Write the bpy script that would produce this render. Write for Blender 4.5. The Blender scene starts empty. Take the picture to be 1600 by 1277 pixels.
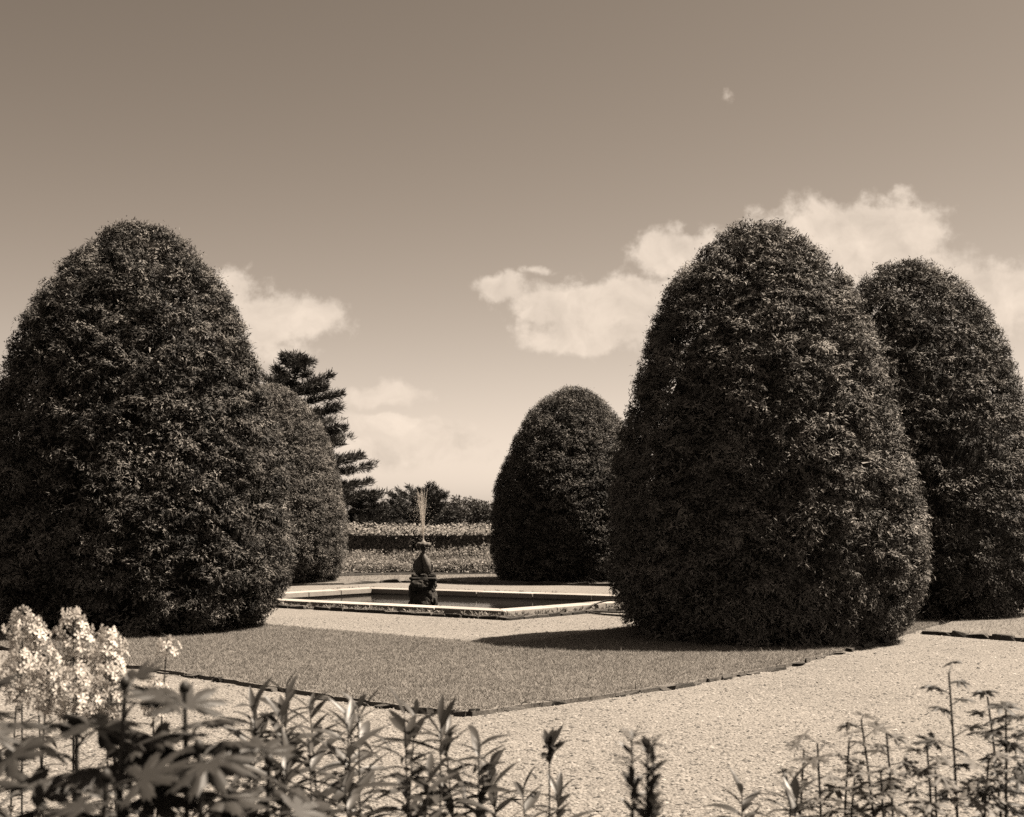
import bpy, bmesh, math, random
import numpy as np
from mathutils import Vector, Matrix, Quaternion

R = math.radians
rng = np.random.default_rng(7)
random.seed(7)
scene = bpy.context.scene
col = scene.collection

# ------------------------------------------------------------------ camera
cam_data = bpy.data.cameras.new('camera')
cam = bpy.data.objects.new('camera', cam_data)
col.objects.link(cam)
cam.location = (0, 0, 1.6)
cam.rotation_euler = (R(90), 0, 0)
cam_data.sensor_width = 36
cam_data.lens = 47.25
cam_data.shift_y = 0.1084
cam_data.clip_end = 4000
cam_data.dof.use_dof = True
cam_data.dof.focus_distance = 17
cam_data.dof.aperture_fstop = 4.8
scene.camera = cam

# ------------------------------------------------------------------ light
SUN_AZ, SUN_EL = 13, 60          # azimuth counted from +X towards +Y
sun_dir = Vector((math.cos(R(SUN_AZ)) * math.cos(R(SUN_EL)),
                  math.sin(R(SUN_AZ)) * math.cos(R(SUN_EL)), math.sin(R(SUN_EL))))
sl = bpy.data.lights.new('sun', 'SUN')
sl.energy = 5.0
sl.angle = R(0.5)
sl.color = (1.0, 0.86, 0.70)
so = bpy.data.objects.new('sun', sl)
so.rotation_euler = sun_dir.to_track_quat('Z', 'Y').to_euler()
so.location = (20, 10, 30)
col.objects.link(so)

scene.view_settings.view_transform = 'Standard'
scene.view_settings.look = 'None'
scene.view_settings.gamma = 1
scene.view_settings.exposure = 1.5
scene.view_settings.use_curve_mapping = False
scene.cycles.use_denoising = False
scene.cycles.max_bounces = 6
scene.cycles.diffuse_bounces = 0
scene.cycles.transparent_max_bounces = 16


class Nodes:
    """small helper to wire node trees"""
    def __init__(self, tree):
        self.t = tree
        tree.nodes.clear()

    def n(self, kind, **kw):
        nd = self.t.nodes.new(kind)
        for k, v in kw.items():
            setattr(nd, k, v)
        return nd

    def put(self, sock, v):
        if hasattr(v, 'is_output') or isinstance(v, bpy.types.NodeSocket):
            self.t.links.new(v, sock)
        else:
            sock.default_value = v

    def m(self, op, a, b=None, c=None, clamp=False):
        nd = self.n('ShaderNodeMath', operation=op, use_clamp=clamp)
        self.put(nd.inputs[0], a)
        if b is not None:
            self.put(nd.inputs[1], b)
        if c is not None:
            self.put(nd.inputs[2], c)
        return nd.outputs[0]

    def step(self, x, a, b):
        nd = self.n('ShaderNodeMapRange', interpolation_type='SMOOTHSTEP')
        self.put(nd.inputs[0], x)
        nd.inputs[1].default_value = a
        nd.inputs[2].default_value = b
        return nd.outputs[0]

    def noise(self, vec, scale, detail=4, rough=0.55, dim='3D'):
        nd = self.n('ShaderNodeTexNoise', noise_dimensions=dim)
        if vec is not None:
            self.t.links.new(vec, nd.inputs['Vector'])
        nd.inputs['Scale'].default_value = scale
        nd.inputs['Detail'].default_value = detail
        nd.inputs['Roughness'].default_value = rough
        return nd.outputs[0]


SEPIA = (1.0, 0.788, 0.61)      # print tone of the dark sky
WARM = (1.0, 0.84, 0.69)         # and of the brightest cloud


def build_world():
    w = bpy.data.worlds.new('World')
    scene.world = w
    w.use_nodes = True
    N = Nodes(w.node_tree)
    out = N.n('ShaderNodeOutputWorld')
    bg = N.n('ShaderNodeBackground')
    bg.inputs['Strength'].default_value = 0.0512
    N.t.links.new(bg.outputs[0], out.inputs[0])
    sky = N.n('ShaderNodeTexSky', sky_type='NISHITA')
    sky.sun_disc = False
    sky.sun_elevation = R(SUN_EL)
    sky.sun_rotation = R(90 - SUN_AZ)
    sky.air_density = 1.0
    sky.dust_density = 1.0
    sky.ozone_density = 1.0
    # panchromatic film behind a yellow-red filter: mostly the red and green record
    sep = N.n('ShaderNodeSeparateColor')
    N.t.links.new(sky.outputs[0], sep.inputs[0])
    lum = N.m('ADD', N.m('MULTIPLY', sep.outputs[0], 0.90), N.m('MULTIPLY', sep.outputs[1], 0.05))
    lum = N.m('MULTIPLY', N.m('POWER', N.m('MULTIPLY', lum, 0.30), 1.35), 4.12)
    tc = N.n('ShaderNodeTexCoord')
    D = tc.outputs['Generated']
    sx = N.n('ShaderNodeSeparateXYZ')
    N.t.links.new(D, sx.inputs[0])
    X, Y, Z = sx.outputs
    ys = N.m('MAXIMUM', Y, 0.05)
    u = N.m('DIVIDE', X, ys)
    v = N.m('DIVIDE', Z, ys)
    uv = N.n('ShaderNodeCombineXYZ')
    N.put(uv.inputs[0], u)
    N.put(uv.inputs[1], v)
    uvo = uv.outputs[0]
    # warp the cloud edges
    wn = N.n('ShaderNodeTexNoise')
    N.t.links.new(uvo, wn.inputs['Vector'])
    wn.inputs['Scale'].default_value = 22
    wn.inputs['Detail'].default_value = 5
    wv = N.n('ShaderNodeVectorMath', operation='MULTIPLY_ADD')
    N.t.links.new(wn.outputs['Color'], wv.inputs[0])
    wv.inputs[1].default_value = (0.05, 0.036, 0)
    wv.inputs[2].default_value = (-0.025, -0.018, 0)
    wa = N.n('ShaderNodeVectorMath', operation='ADD')
    N.t.links.new(uvo, wa.inputs[0])
    N.t.links.new(wv.outputs[0], wa.inputs[1])
    blobs = [  # tangent of azimuth, tangent of elevation, half width, half height, weight
        (0.120, 0.200, .034, .020, 1.0), (0.165, 0.192, .060, .026, 1.0), (0.235, 0.205, .070, .036, 1.0),
        (0.285, 0.212, .042, .034, 1.0), (0.30, 0.175, .075, .034, .95), (0.37, 0.165, .08, .030, .9),
        (-0.006, 0.170, .022, .012, .8), (0.040, 0.157, .050, .018, .95), (0.085, 0.162, .055, .024, 1.0),
        (0.050, 0.137, .052, .014, .9), (0.115, 0.145, .05, .024, .9), (0.016, 0.182, .020, .006, .5),
        (-0.215, 0.172, .04, .022, .85), (-0.185, 0.150, .045, .026, .9), (-0.150, 0.148, .030, .020, .9),
        (-0.26, 0.150, .06, .03, .8), (-0.20, 0.125, .06, .020, .6),
        (-0.100, 0.094, .050, .012, .75), (-0.085, 0.068, .055, .010, .9), (-0.050, 0.056, .040, .009, .95), (-0.115, 0.052, .03, .008, .9),
        (-0.090, 0.045, .10, .012, .6), (0.160, 0.314, .010, .010, .30)]
    acc = None
    for (cx, cy, a, b, wgt) in blobs:
        mp = N.n('ShaderNodeVectorMath', operation='MULTIPLY_ADD')
        N.t.links.new(wa.outputs[0], mp.inputs[0])
        mp.inputs[1].default_value = (1 / a, 1 / b, 0)
        mp.inputs[2].default_value = (-cx / a, -cy / b, 0)
        ln = N.n('ShaderNodeVectorMath', operation='LENGTH')
        N.t.links.new(mp.outputs[0], ln.inputs[0])
        f = N.m('MULTIPLY', N.m('SUBTRACT', 1.25, ln.outputs['Value'], clamp=False), wgt)
        if acc is None:
            acc = f
        else:
            nd = N.n('ShaderNodeMath', operation='SMOOTH_MAX')
            N.put(nd.inputs[0], acc); N.put(nd.inputs[1], f); nd.inputs[2].default_value = 0.12
            acc = nd.outputs[0]
    fine = N.noise(uvo, 55, 7, 0.62)
    d1 = N.m('ADD', acc, N.m('MULTIPLY', N.m('SUBTRACT', fine, 0.5), 1.15))
    front = N.step(Y, 0.55, 0.75)
    d1 = N.m('MULTIPLY', N.step(d1, 0.16, 0.62), front)
    # the same broken cumulus all round, on a flat layer
    zs = N.m('ADD', N.m('MAXIMUM', Z, 0.0), 0.10)
    pl = N.n('ShaderNodeCombineXYZ')
    N.put(pl.inputs[0], N.m('DIVIDE', X, zs))
    N.put(pl.inputs[1], N.m('DIVIDE', Y, zs))
    big = N.noise(pl.outputs[0], 0.85, 7, 0.58)
    d2 = N.m('MULTIPLY', N.step(big, 0.56, 0.70), N.m('SUBTRACT', 1.0, N.step(Y, 0.72, 0.86)))
    d2 = N.m('MULTIPLY', d2, N.step(Z, 0.0, 0.06))
    dens = N.m('MAXIMUM', d1, d2)
    # lit and shaded sides of the billows, painted into the cloud by offset noise
    shade = N.noise(wa.outputs[0], 26, 5, 0.55)
    up1 = N.n('ShaderNodeVectorMath', operation='ADD')
    N.t.links.new(wa.outputs[0], up1.inputs[0])
    up1.inputs[1].default_value = (0.006, 0.010, 0)
    shade2 = N.noise(up1.outputs[0], 26, 5, 0.55)
    relief = N.m('MULTIPLY', N.m('SUBTRACT', shade, shade2), 3.0)
    cloud = N.m('ADD', N.m('MULTIPLY_ADD', shade, 1.5, 5.0), relief)
    mixv = N.m('ADD', N.m('MULTIPLY', lum, N.m('SUBTRACT', 1.0, N.m('MULTIPLY', dens, 0.92))),
               N.m('MULTIPLY', N.m('MULTIPLY', dens, 0.92), cloud))
    cc = N.n('ShaderNodeCombineColor')
    for i in range(3):
        N.put(cc.inputs[i], N.m('MULTIPLY', mixv, N.m('MULTIPLY_ADD', N.step(mixv, 1.0, 5.0), WARM[i] - SEPIA[i], SEPIA[i])))
    N.t.links.new(cc.outputs[0], bg.inputs['Color'])


build_world()


# ------------------------------------------------------------------ materials
def tone(v):
    v = v * 0.69
    return (v, v * 0.935, v * 0.865, 1)


MATS = {}


def principled(name):
    m = bpy.data.materials.new(name)
    m.use_nodes = True
    N = Nodes(m.node_tree)
    out = N.n('ShaderNodeOutputMaterial')
    p = N.n('ShaderNodeBsdfPrincipled')
    N.t.links.new(p.outputs[0], out.inputs[0])
    MATS[name] = m
    return m, N, p, out


def ramp(N, fac, stops):
    r = N.n('ShaderNodeValToRGB')
    els = r.color_ramp.elements
    while len(els) < len(stops):
        els.new(0.5)
    for e, (pos, val) in zip(els, stops):
        e.position = pos
        e.color = tone(val)
    N.put(r.inputs[0], fac)
    return r.outputs[0]


def bump(N, p, h, strength, dist):
    b = N.n('ShaderNodeBump')
    b.inputs['Strength'].default_value = strength
    b.inputs['Distance'].default_value = dist
    N.put(b.inputs['Height'], h)
    N.t.links.new(b.outputs[0], p.inputs['Normal'])


def coords(N, kind='Object'):
    return N.n('ShaderNodeTexCoord').outputs[kind]


def leaf_mat(name, lo, hi, transl=0.25, rough=0.55, spec=0.3, vein=False):
    m, N, p, out = principled(name)
    at = N.n('ShaderNodeAttribute', attribute_name='tone')
    nz = N.noise(coords(N), 3.0, 3)
    oi = N.n('ShaderNodeObjectInfo')
    f = N.m('ADD', N.m('MULTIPLY', at.outputs['Fac'], 0.75), N.m('MULTIPLY', nz, 0.25))
    f = N.m('ADD', f, N.m('MULTIPLY', N.m('SUBTRACT', oi.outputs['Random'], 0.5), 0.3))
    c = ramp(N, f, [(0.0, lo), (1.0, hi)])
    N.t.links.new(c, p.inputs['Base Color'])
    p.inputs['Roughness'].default_value = rough
    p.inputs['Specular IOR Level'].default_value = spec
    tr = N.n('ShaderNodeBsdfTranslucent')
    N.t.links.new(c, tr.inputs['Color'])
    mx = N.n('ShaderNodeMixShader')
    mx.inputs[0].default_value = transl
    N.t.links.new(p.outputs[0], mx.inputs[1])
    N.t.links.new(tr.outputs[0], mx.inputs[2])
    N.t.links.new(mx.outputs[0], out.inputs[0])
    if vein:
        wv = N.noise(coords(N), 60, 3)
        bump(N, p, wv, 0.3, 0.002)
    return m


def rock_mat(name, lo, hi, scale=8, bstr=0.6, rough=0.9):
    m, N, p, out = principled(name)
    c = coords(N)
    n1 = N.noise(c, scale, 8, 0.65)
    n2 = N.noise(c, scale * 6, 4, 0.6)
    oi = N.n('ShaderNodeObjectInfo')
    f = N.m('ADD', N.m('MULTIPLY', n1, 0.7), N.m('MULTIPLY', n2, 0.3))
    f = N.m('ADD', f, N.m('MULTIPLY', N.m('SUBTRACT', oi.outputs['Random'], 0.5), 0.35))
    N.t.links.new(ramp(N, f, [(0.3, lo), (0.7, hi)]), p.inputs['Base Color'])
    p.inputs['Roughness'].default_value = rough
    p.inputs['Specular IOR Level'].default_value = 0.2
    bump(N, p, f, bstr, 0.03)
    return m


def gravel_mat():
    m, N, p, out = principled('gravel')
    c = coords(N)
    v = N.n('ShaderNodeTexVoronoi')
    N.t.links.new(c, v.inputs['Vector'])
    v.inputs['Scale'].default_value = 42
    big = N.noise(c, 0.5, 5, 0.6)
    mid = N.noise(c, 6, 5, 0.65)
    sc = N.n('ShaderNodeSeparateColor')
    N.t.links.new(v.outputs['Color'], sc.inputs[0])
    f = N.m('ADD', N.m('MULTIPLY', sc.outputs[0], 0.42), N.m('ADD', N.m('MULTIPLY', big, 0.38), N.m('MULTIPLY', mid, 0.26)))
    N.t.links.new(ramp(N, f, [(0.15, 0.09), (0.36, 0.215), (0.60, 0.29), (0.95, 0.40)]), p.inputs['Base Color'])
    p.inputs['Roughness'].default_value = 0.95
    p.inputs['Specular IOR Level'].default_value = 0.15
    h = N.m('SUBTRACT', N.m('MULTIPLY', mid, 0.8), v.outputs['Distance'])
    bump(N, p, h, 0.9, 0.02)


def pebble_mat():
    m, N, p, out = principled('pebble')
    at = N.n('ShaderNodeAttribute', attribute_name='tone')
    N.t.links.new(ramp(N, at.outputs['Fac'], [(0, 0.02), (0.35, 0.13), (1, 0.38)]), p.inputs['Base Color'])
    p.inputs['Roughness'].default_value = 0.9


def ground_mat(name, lo, hi, scale, bs=0.4):
    m, N, p, out = principled(name)
    c = coords(N)
    f = N.m('ADD', N.m('MULTIPLY', N.noise(c, scale, 6, 0.6), 0.5), N.m('MULTIPLY', N.noise(c, scale * 14, 4, 0.6), 0.5))
    N.t.links.new(ramp(N, f, [(0.3, lo), (0.7, hi)]), p.inputs['Base Color'])
    p.inputs['Roughness'].default_value = 0.95
    p.inputs['Specular IOR Level'].default_value = 0.1
    bump(N, p, f, bs, 0.04)


gravel_mat()
pebble_mat()
ground_mat('turf', 0.18, 0.27, 1.4)
ground_mat('meadow', 0.08, 0.14, 0.3)
ground_mat('soil', 0.025, 0.07, 3)
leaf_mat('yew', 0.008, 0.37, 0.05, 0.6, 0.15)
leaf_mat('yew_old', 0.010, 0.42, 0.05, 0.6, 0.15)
leaf_mat('hedge_leaf', 0.14, 0.46, 0.02, 0.6, 0.15)
leaf_mat('rose_leaf', 0.20, 0.52, 0.3, 0.6, 0.15)
leaf_mat('pine_needle', 0.03, 0.065, 0.1)
leaf_mat('far_leaf', 0.05, 0.10, 0.2)
leaf_mat('grass_blade', 0.25, 0.40, 0.35, 0.7, 0.1)
leaf_mat('lily_leaf', 0.05, 0.11, 0.22, 0.42, 0.4, True)
leaf_mat('broad_leaf', 0.035, 0.075, 0.2, 0.5, 0.3, True)
leaf_mat('pale_leaf', 0.14, 0.28, 0.3, 0.55, 0.3, True)
leaf_mat('petal', 0.95, 1.16, 0.35, 0.6, 0.2)
leaf_mat('plant_stem', 0.04, 0.08, 0.0, 0.6)
rock_mat('edging_rock', 0.05, 0.20, 9)
rock_mat('coping', 0.36, 0.52, 5, 0.25)
rock_mat('basin_concrete', 0.20, 0.36, 4, 0.3)
rock_mat('fountain_rock', 0.018, 0.085, 9, 1.0)
rock_mat('statue_stone', 0.04, 0.17, 7, 0.4, 0.55)
rock_mat('bowl_stone', 0.16, 0.36, 12, 0.4)
rock_mat('bark', 0.03, 0.09, 9, 0.8)
rock_mat('hose_rubber', 0.05, 0.08, 20, 0.1, 0.5)


def water_mats():
    m, N, p, out = principled('pool_water')
    p.inputs['Base Color'].default_value = tone(0.02)
    p.inputs['Roughness'].default_value = 0.04
    p.inputs['IOR'].default_value = 1.33
    c = coords(N)
    mp = N.n('ShaderNodeMapping')
    mp.inputs['Scale'].default_value = (1, 1, 1)
    N.t.links.new(c, mp.inputs['Vector'])
    h = N.m('ADD', N.noise(mp.outputs[0], 7, 3), N.m('MULTIPLY', N.noise(mp.outputs[0], 25, 2), 0.3))
    bump(N, p, h, 0.10, 0.02)
    m, N, p, out = principled('jet_water')
    p.inputs['Base Color'].default_value = tone(1.3)
    p.inputs['Roughness'].default_value = 0.35
    tr = N.n('ShaderNodeBsdfTransparent')
    tl = N.n('ShaderNodeBsdfTranslucent')
    tl.inputs[0].default_value = tone(1.35)
    m1 = N.n('ShaderNodeMixShader')
    m1.inputs[0].default_value = 0.5
    N.t.links.new(p.outputs[0], m1.inputs[1])
    N.t.links.new(tl.outputs[0], m1.inputs[2])
    m2 = N.n('ShaderNodeMixShader')
    m2.inputs[0].default_value = 0.5
    N.t.links.new(tr.outputs[0], m2.inputs[1])
    N.t.links.new(m1.outputs[0], m2.inputs[2])
    N.t.links.new(m2.outputs[0], out.inputs[0])


water_mats()


# ------------------------------------------------------------------ mesh helpers
def link(o, parent=None):
    col.objects.link(o)
    if parent is not None:
        o.parent = parent
    return o


def tag(o, label=None, cat=None, group=None, kind=None):
    if label: o['label'] = label
    if cat: o['category'] = cat
    if group: o['group'] = group
    if kind: o['kind'] = kind
    return o


def empty(name, loc, rz=0.0):
    o = bpy.data.objects.new(name, None)
    o.location = loc
    o.rotation_euler = (0, 0, rz)
    o.empty_display_size = 0.2
    return link(o)


def np_mesh(name, chunks, smooth=False):
    """chunks: list of (verts Nx3, faces Mxk, tone N or None)"""
    vs, loops, starts, totals, tones = [], [], [], [], []
    off = 0
    lo = 0
    for v, f, t in chunks:
        v = np.asarray(v, dtype=np.float32)
        f = np.asarray(f, dtype=np.int32)
        vs.append(v)
        loops.append((f + off).ravel())
        k = f.shape[1]
        starts.append(lo + np.arange(len(f), dtype=np.int32) * k)
        totals.append(np.full(len(f), k, dtype=np.int32))
        lo += f.size
        off += len(v)
        tones.append(np.full(len(v), 0.5, dtype=np.float32) if t is None else np.asarray(t, dtype=np.float32))
    vs = np.concatenate(vs); loops = np.concatenate(loops)
    starts = np.concatenate(starts); totals = np.concatenate(totals); tones = np.concatenate(tones)
    me = bpy.data.meshes.new(name)
    me.vertices.add(len(vs)); me.vertices.foreach_set('co', vs.ravel())
    me.loops.add(len(loops)); me.loops.foreach_set('vertex_index', loops)
    me.polygons.add(len(starts)); me.polygons.foreach_set('loop_start', starts); me.polygons.foreach_set('loop_total', totals)
    a = me.attributes.new('tone', 'FLOAT', 'POINT')
    a.data.foreach_set('value', tones)
    me.update(calc_edges=True)
    if smooth:
        me.polygons.foreach_set('use_smooth', np.ones(len(starts), dtype=bool))
    return me


def np_obj(name, chunks, mat, parent=None, smooth=False, kind=None):
    me = np_mesh(name, chunks, smooth)
    me.materials.append(MATS[mat])
    o = bpy.data.objects.new(name, me)
    link(o, parent)
    if kind: o['kind'] = kind
    return o


def bm_obj(name, bm, mat, parent=None, smooth=False):
    me = bpy.data.meshes.new(name)
    bm.to_mesh(me)
    bm.free()
    me.materials.append(MATS[mat])
    if smooth:
        for p in me.polygons: p.use_smooth = True
    o = bpy.data.objects.new(name, me)
    return link(o, parent)


def unit(a):
    return a / np.maximum(np.linalg.norm(a, axis=-1, keepdims=True), 1e-9)


def shards(pos, axis, nrm, length, width, bend=0.15):
    """diamond leaf faces; returns verts, faces"""
    n = len(pos)
    axis = unit(axis)
    side = unit(np.cross(axis, nrm))
    nn = np.cross(side, axis)
    L = length[:, None]; W = width[:, None] * 0.5
    v = np.empty((n, 4, 3))
    v[:, 0] = pos
    mid = pos + axis * L * 0.5 + nn * L * bend * 0.5
    v[:, 1] = mid + side * W
    v[:, 2] = pos + axis * L - nn * L * bend * 0.3
    v[:, 3] = mid - side * W
    return v.reshape(-1, 3), np.arange(n * 4).reshape(n, 4)


def needles(pos, axis, nrm, length, width):
    """single pointed faces; returns verts, faces"""
    n = len(pos)
    axis = unit(axis)
    side = unit(np.cross(axis, nrm)) * (width * 0.5)[:, None]
    v = np.empty((n, 3, 3))
    v[:, 0] = pos - side
    v[:, 1] = pos + side
    v[:, 2] = pos + axis * length[:, None]
    return v.reshape(-1, 3), np.arange(n * 3).reshape(n, 3)


class SineNoise:
    """smooth 3-D noise, roughly -1..1"""
    def __init__(self, seed, scale, n=14):
        r = np.random.default_rng(seed)
        self.k = unit(r.normal(size=(n, 3))) * (2 * math.pi / scale) * r.uniform(0.6, 1.6, (n, 1))
        self.p = r.uniform(0, 2 * math.pi, n)
        self.a = 1.0 / math.sqrt(n / 2)

    def __call__(self, x):
        return np.sin(x @ self.k.T + self.p).sum(axis=1) * self.a * 0.7


def tube(points, radii, seg=8, cap=True):
    """loft along a poly-line; returns verts, faces(quads)"""
    pts = np.asarray(points, dtype=float)
    n = len(pts)
    tang = np.gradient(pts, axis=0)
    tang = unit(tang)
    ref = np.array([0.31, 0.17, 0.93]) if abs(tang[0] @ np.array([0.31, 0.17, 0.93])) < 0.9 else np.array([1.0, 0, 0])
    vs = []
    for i in range(n):
        a = unit(np.cross(tang[i], ref)[None])[0]
        b = np.cross(tang[i], a)
        ref = np.cross(a, tang[i])
        th = np.linspace(0, 2 * math.pi, seg, endpoint=False)
        vs.append(pts[i] + radii[i] * (np.cos(th)[:, None] * a + np.sin(th)[:, None] * b))
    vs = np.concatenate(vs)
    fs = []
    for i in range(n - 1):
        for j in range(seg):
            k = (j + 1) % seg
            fs.append((i * seg + j, i * seg + k, (i + 1) * seg + k, (i + 1) * seg + j))
    return vs, np.array(fs)


def poly_sheet(name, pts, z, mat, thick=0.0, kind='structure', parent=None):
    bm = bmesh.new()
    vs = [bm.verts.new((x, y, z)) for x, y in pts]
    f = bm.faces.new(vs)
    if f.normal.z < 0:
        f.normal_flip()
    f.normal_update()
    if f.normal.z < 0:
        bmesh.ops.reverse_faces(bm, faces=[f])
    if thick:
        r = bmesh.ops.extrude_face_region(bm, geom=[f])
        for v in [g for g in r['geom'] if isinstance(g, bmesh.types.BMVert)]:
            v.co.z -= thick
        bmesh.ops.recalc_face_normals(bm, faces=bm.faces)
    bmesh.ops.triangulate(bm, faces=bm.faces)
    o = bm_obj(name, bm, mat, parent)
    if kind: o['kind'] = kind
    return o


def inside(poly, pts):
    x, y = pts[:, 0], pts[:, 1]
    c = np.zeros(len(pts), dtype=bool)
    j = len(poly) - 1
    for i in range(len(poly)):
        xi, yi = poly[i]; xj, yj = poly[j]
        hit = ((yi > y) != (yj > y)) & (x < (xj - xi) * (y - yi) / (yj - yi + 1e-12) + xi)
        c ^= hit
        j = i
    return c


# ------------------------------------------------------------------ setting
poly_sheet('ground', [(-1500, -60), (1500, -60), (1500, 2500), (-1500, 2500)], -0.30, 'meadow')
# the basin makes a hole in the court, so the court is a ring round it
POOL = [(-0.21, 22.6), (2.72, 25.95), (-3.05, 29.25), (-5.35, 26.35)]     # inner edge: near, right, back, left
PC = np.mean(POOL, axis=0)


def grow(poly, d):
    """offset a convex counter-clockwise polygon outwards"""
    n = len(poly)
    out = []
    for i in range(n):
        p0 = np.array(poly[i - 1]); p1 = np.array(poly[i]); p2 = np.array(poly[(i + 1) % n])
        e1 = unit((p1 - p0)[None])[0]; e2 = unit((p2 - p1)[None])[0]
        n1 = np.array([e1[1], -e1[0]]); n2 = np.array([e2[1], -e2[0]])
        b = n1 + n2
        b = b / (1 + n1 @ n2)
        out.append(tuple(p1 + b * d))
    return out


P_IN = POOL
P_COP = grow(POOL, 0.50)
P_BED = grow(POOL, 0.92)


def ring_sheet(name, outer, inner, z, mat):
    bm = bmesh.new()
    ov = [bm.verts.new((x, y, z)) for x, y in outer]
    iv = [bm.verts.new((x, y, z)) for x, y in inner]
    n = len(ov)
    for i in range(n):
        j = (i + 1) % n
        bm.faces.new((ov[i], ov[j], iv[j], iv[i]))
    bmesh.ops.recalc_face_normals(bm, faces=bm.faces)
    if sum(f.normal.z for f in bm.faces) < 0:
        bmesh.ops.reverse_faces(bm, faces=bm.faces)
    o = bm_obj(name, bm, mat)
    o['kind'] = 'structure'
    return o


ring_sheet('gravel_court', [(2, 5.6), (34, 26), (-2, 40.2), (-34, 26)], P_COP, 0.0, 'gravel')
# outer fields of the court left and right of the diamond
poly_sheet('gravel_path', [(2.0, 5.6), (34, 5.6), (34, 26)], 0.0, 'gravel')
poly_sheet('gravel_path', [(2.0, 5.6), (-34, 26), (-34, 5.6)], 0.0, 'gravel')
poly_sheet('gravel_path', [(-34, 26), (-2, 40.2), (34, 26), (34, 40.2), (-34, 40.2)], 0.0, 'gravel')

LAWN_PTS = LAWN = [(-0.34, 10.95), (0.6, 11.75), (1.7, 12.95), (3.05, 14.65), (4.15, 16.5), (5.1, 18.0), (6.6, 20.6), (7.9, 22.8),
        (5.0, 25.2), (1.75, 19.7), (0.85, 18.2), (0.1, 17.05), (-0.25, 16.95), (-1.1, 17.7), (-3.4, 19.75), (-8.6, 24.6),
        (-11.6, 22.0), (-6.9, 17.1), (-3.73, 14.1), (-1.9, 12.25), (-0.85, 11.2)]
LAWN2 = [(5.75, 18.75), (6.2, 18.2), (8.2, 15.7), (12, 13.5), (15, 18), (12, 24), (8.6, 24.4), (7.4, 21.6)]
LAWN3 = [(-13, 29.6), (-8, 31.2), (-4.1, 32.95), (-3.25, 34.0), (-1.6, 33.9), (-0.5, 33.3), (2.4, 32.2), (9, 29.5),
         (11, 33.5), (4.5, 36.9), (-0.55, 38.2), (-3.6, 37.6), (-5.2, 36.2), (-14, 33.2)]


def ragged(poly, step, amp, seed):
    r = random.Random(seed)
    out = []
    n = len(poly)
    for i in range(n):
        a, b = Vector(poly[i]), Vector(poly[(i + 1) % n])
        m = max(1, int((b - a).length / step))
        d = (b - a).normalized()
        for k in range(m):
            q = a + (b - a) * (k / m) + Vector((d.y, -d.x)) * r.gauss(0, amp)
            out.append((q.x, q.y))
    return out


LAWN = ragged(LAWN, 0.16, 0.022, 1)
LAWN2 = ragged(LAWN2, 0.3, 0.02, 2)
LAWN3 = ragged(LAWN3, 0.4, 0.03, 3)
lawn = poly_sheet('lawn', LAWN, 0.038, 'turf', 0.09)
lawn2 = poly_sheet('lawn', LAWN2, 0.05, 'turf', 0.09)
lawn3 = poly_sheet('lawn', LAWN3, 0.05, 'turf', 0.09)
poly_sheet('rose_bed', [(-16, 35.2), (-5.2, 37.6), (-3.4, 38.75), (-0.5, 39.1), (5, 38.4), (16, 33.5), (16, 47.5), (-16, 47.5)], 0.03, 'soil', 0.06)
poly_sheet('flower_bed', [(-7, 1.2), (7, 1.2), (7, 6.6), (3, 6.9), (0, 6.8), (-4, 7.0), (-7, 6.7)], 0.04, 'soil', 0.1)


def grass(poly, per_m2, h, name, ymax=99):
    p = np.array(poly)
    lo, hi = p.min(0), p.max(0)
    n = int((hi[0] - lo[0]) * (hi[1] - lo[1]) * per_m2)
    q = rng.uniform(lo, hi, (n, 2))
    q = q[inside(poly, q)]
    # a few blades hang over the cut edge
    q += rng.normal(size=q.shape) * 0.012
    n = len(q)
    base = np.column_stack([q, np.full(n, 0.036)])
    ang = rng.uniform(0, 2 * math.pi, n)
    side = np.column_stack([np.cos(ang), np.sin(ang), np.zeros(n)])
    hh = h * rng.uniform(0.5, 1.35, n) * (1 + 1.6 * (rng.random(n) > 0.985)) * (1 + 0.22 * SineNoise(8, 0.28)(base))
    lean = rng.normal(size=(n, 2)) * 0.85
    tip = base + np.column_stack([lean * hh[:, None], hh])
    w = rng.uniform(0.003, 0.006, n)[:, None]
    v = np.empty((n, 3, 3))
    v[:, 0] = base - side * w; v[:, 1] = base + side * w; v[:, 2] = tip
    nz = SineNoise(5, 1.3)(base)
    t = np.clip(0.5 + 0.20 * nz + 0.10 * SineNoise(6, 0.35)(base) + rng.normal(size=n) * 0.08, 0, 1)
    o = np_obj(name, [(v.reshape(-1, 3), np.arange(n * 3).reshape(n, 3), np.repeat(t, 3))], 'grass_blade', None, kind='stuff')
    return o


g = grass(LAWN, 3500, 0.026, 'grass')
tag(g, 'short mown grass covering the near lawn', 'grass')
g = grass(LAWN2, 900, 0.035, 'grass')
tag(g, 'short mown grass under the tree at the side of the gravel path', 'grass')
g = grass(LAWN3, 350, 0.05, 'grass')
tag(g, 'short mown grass of the far strip behind the pool', 'grass')


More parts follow.
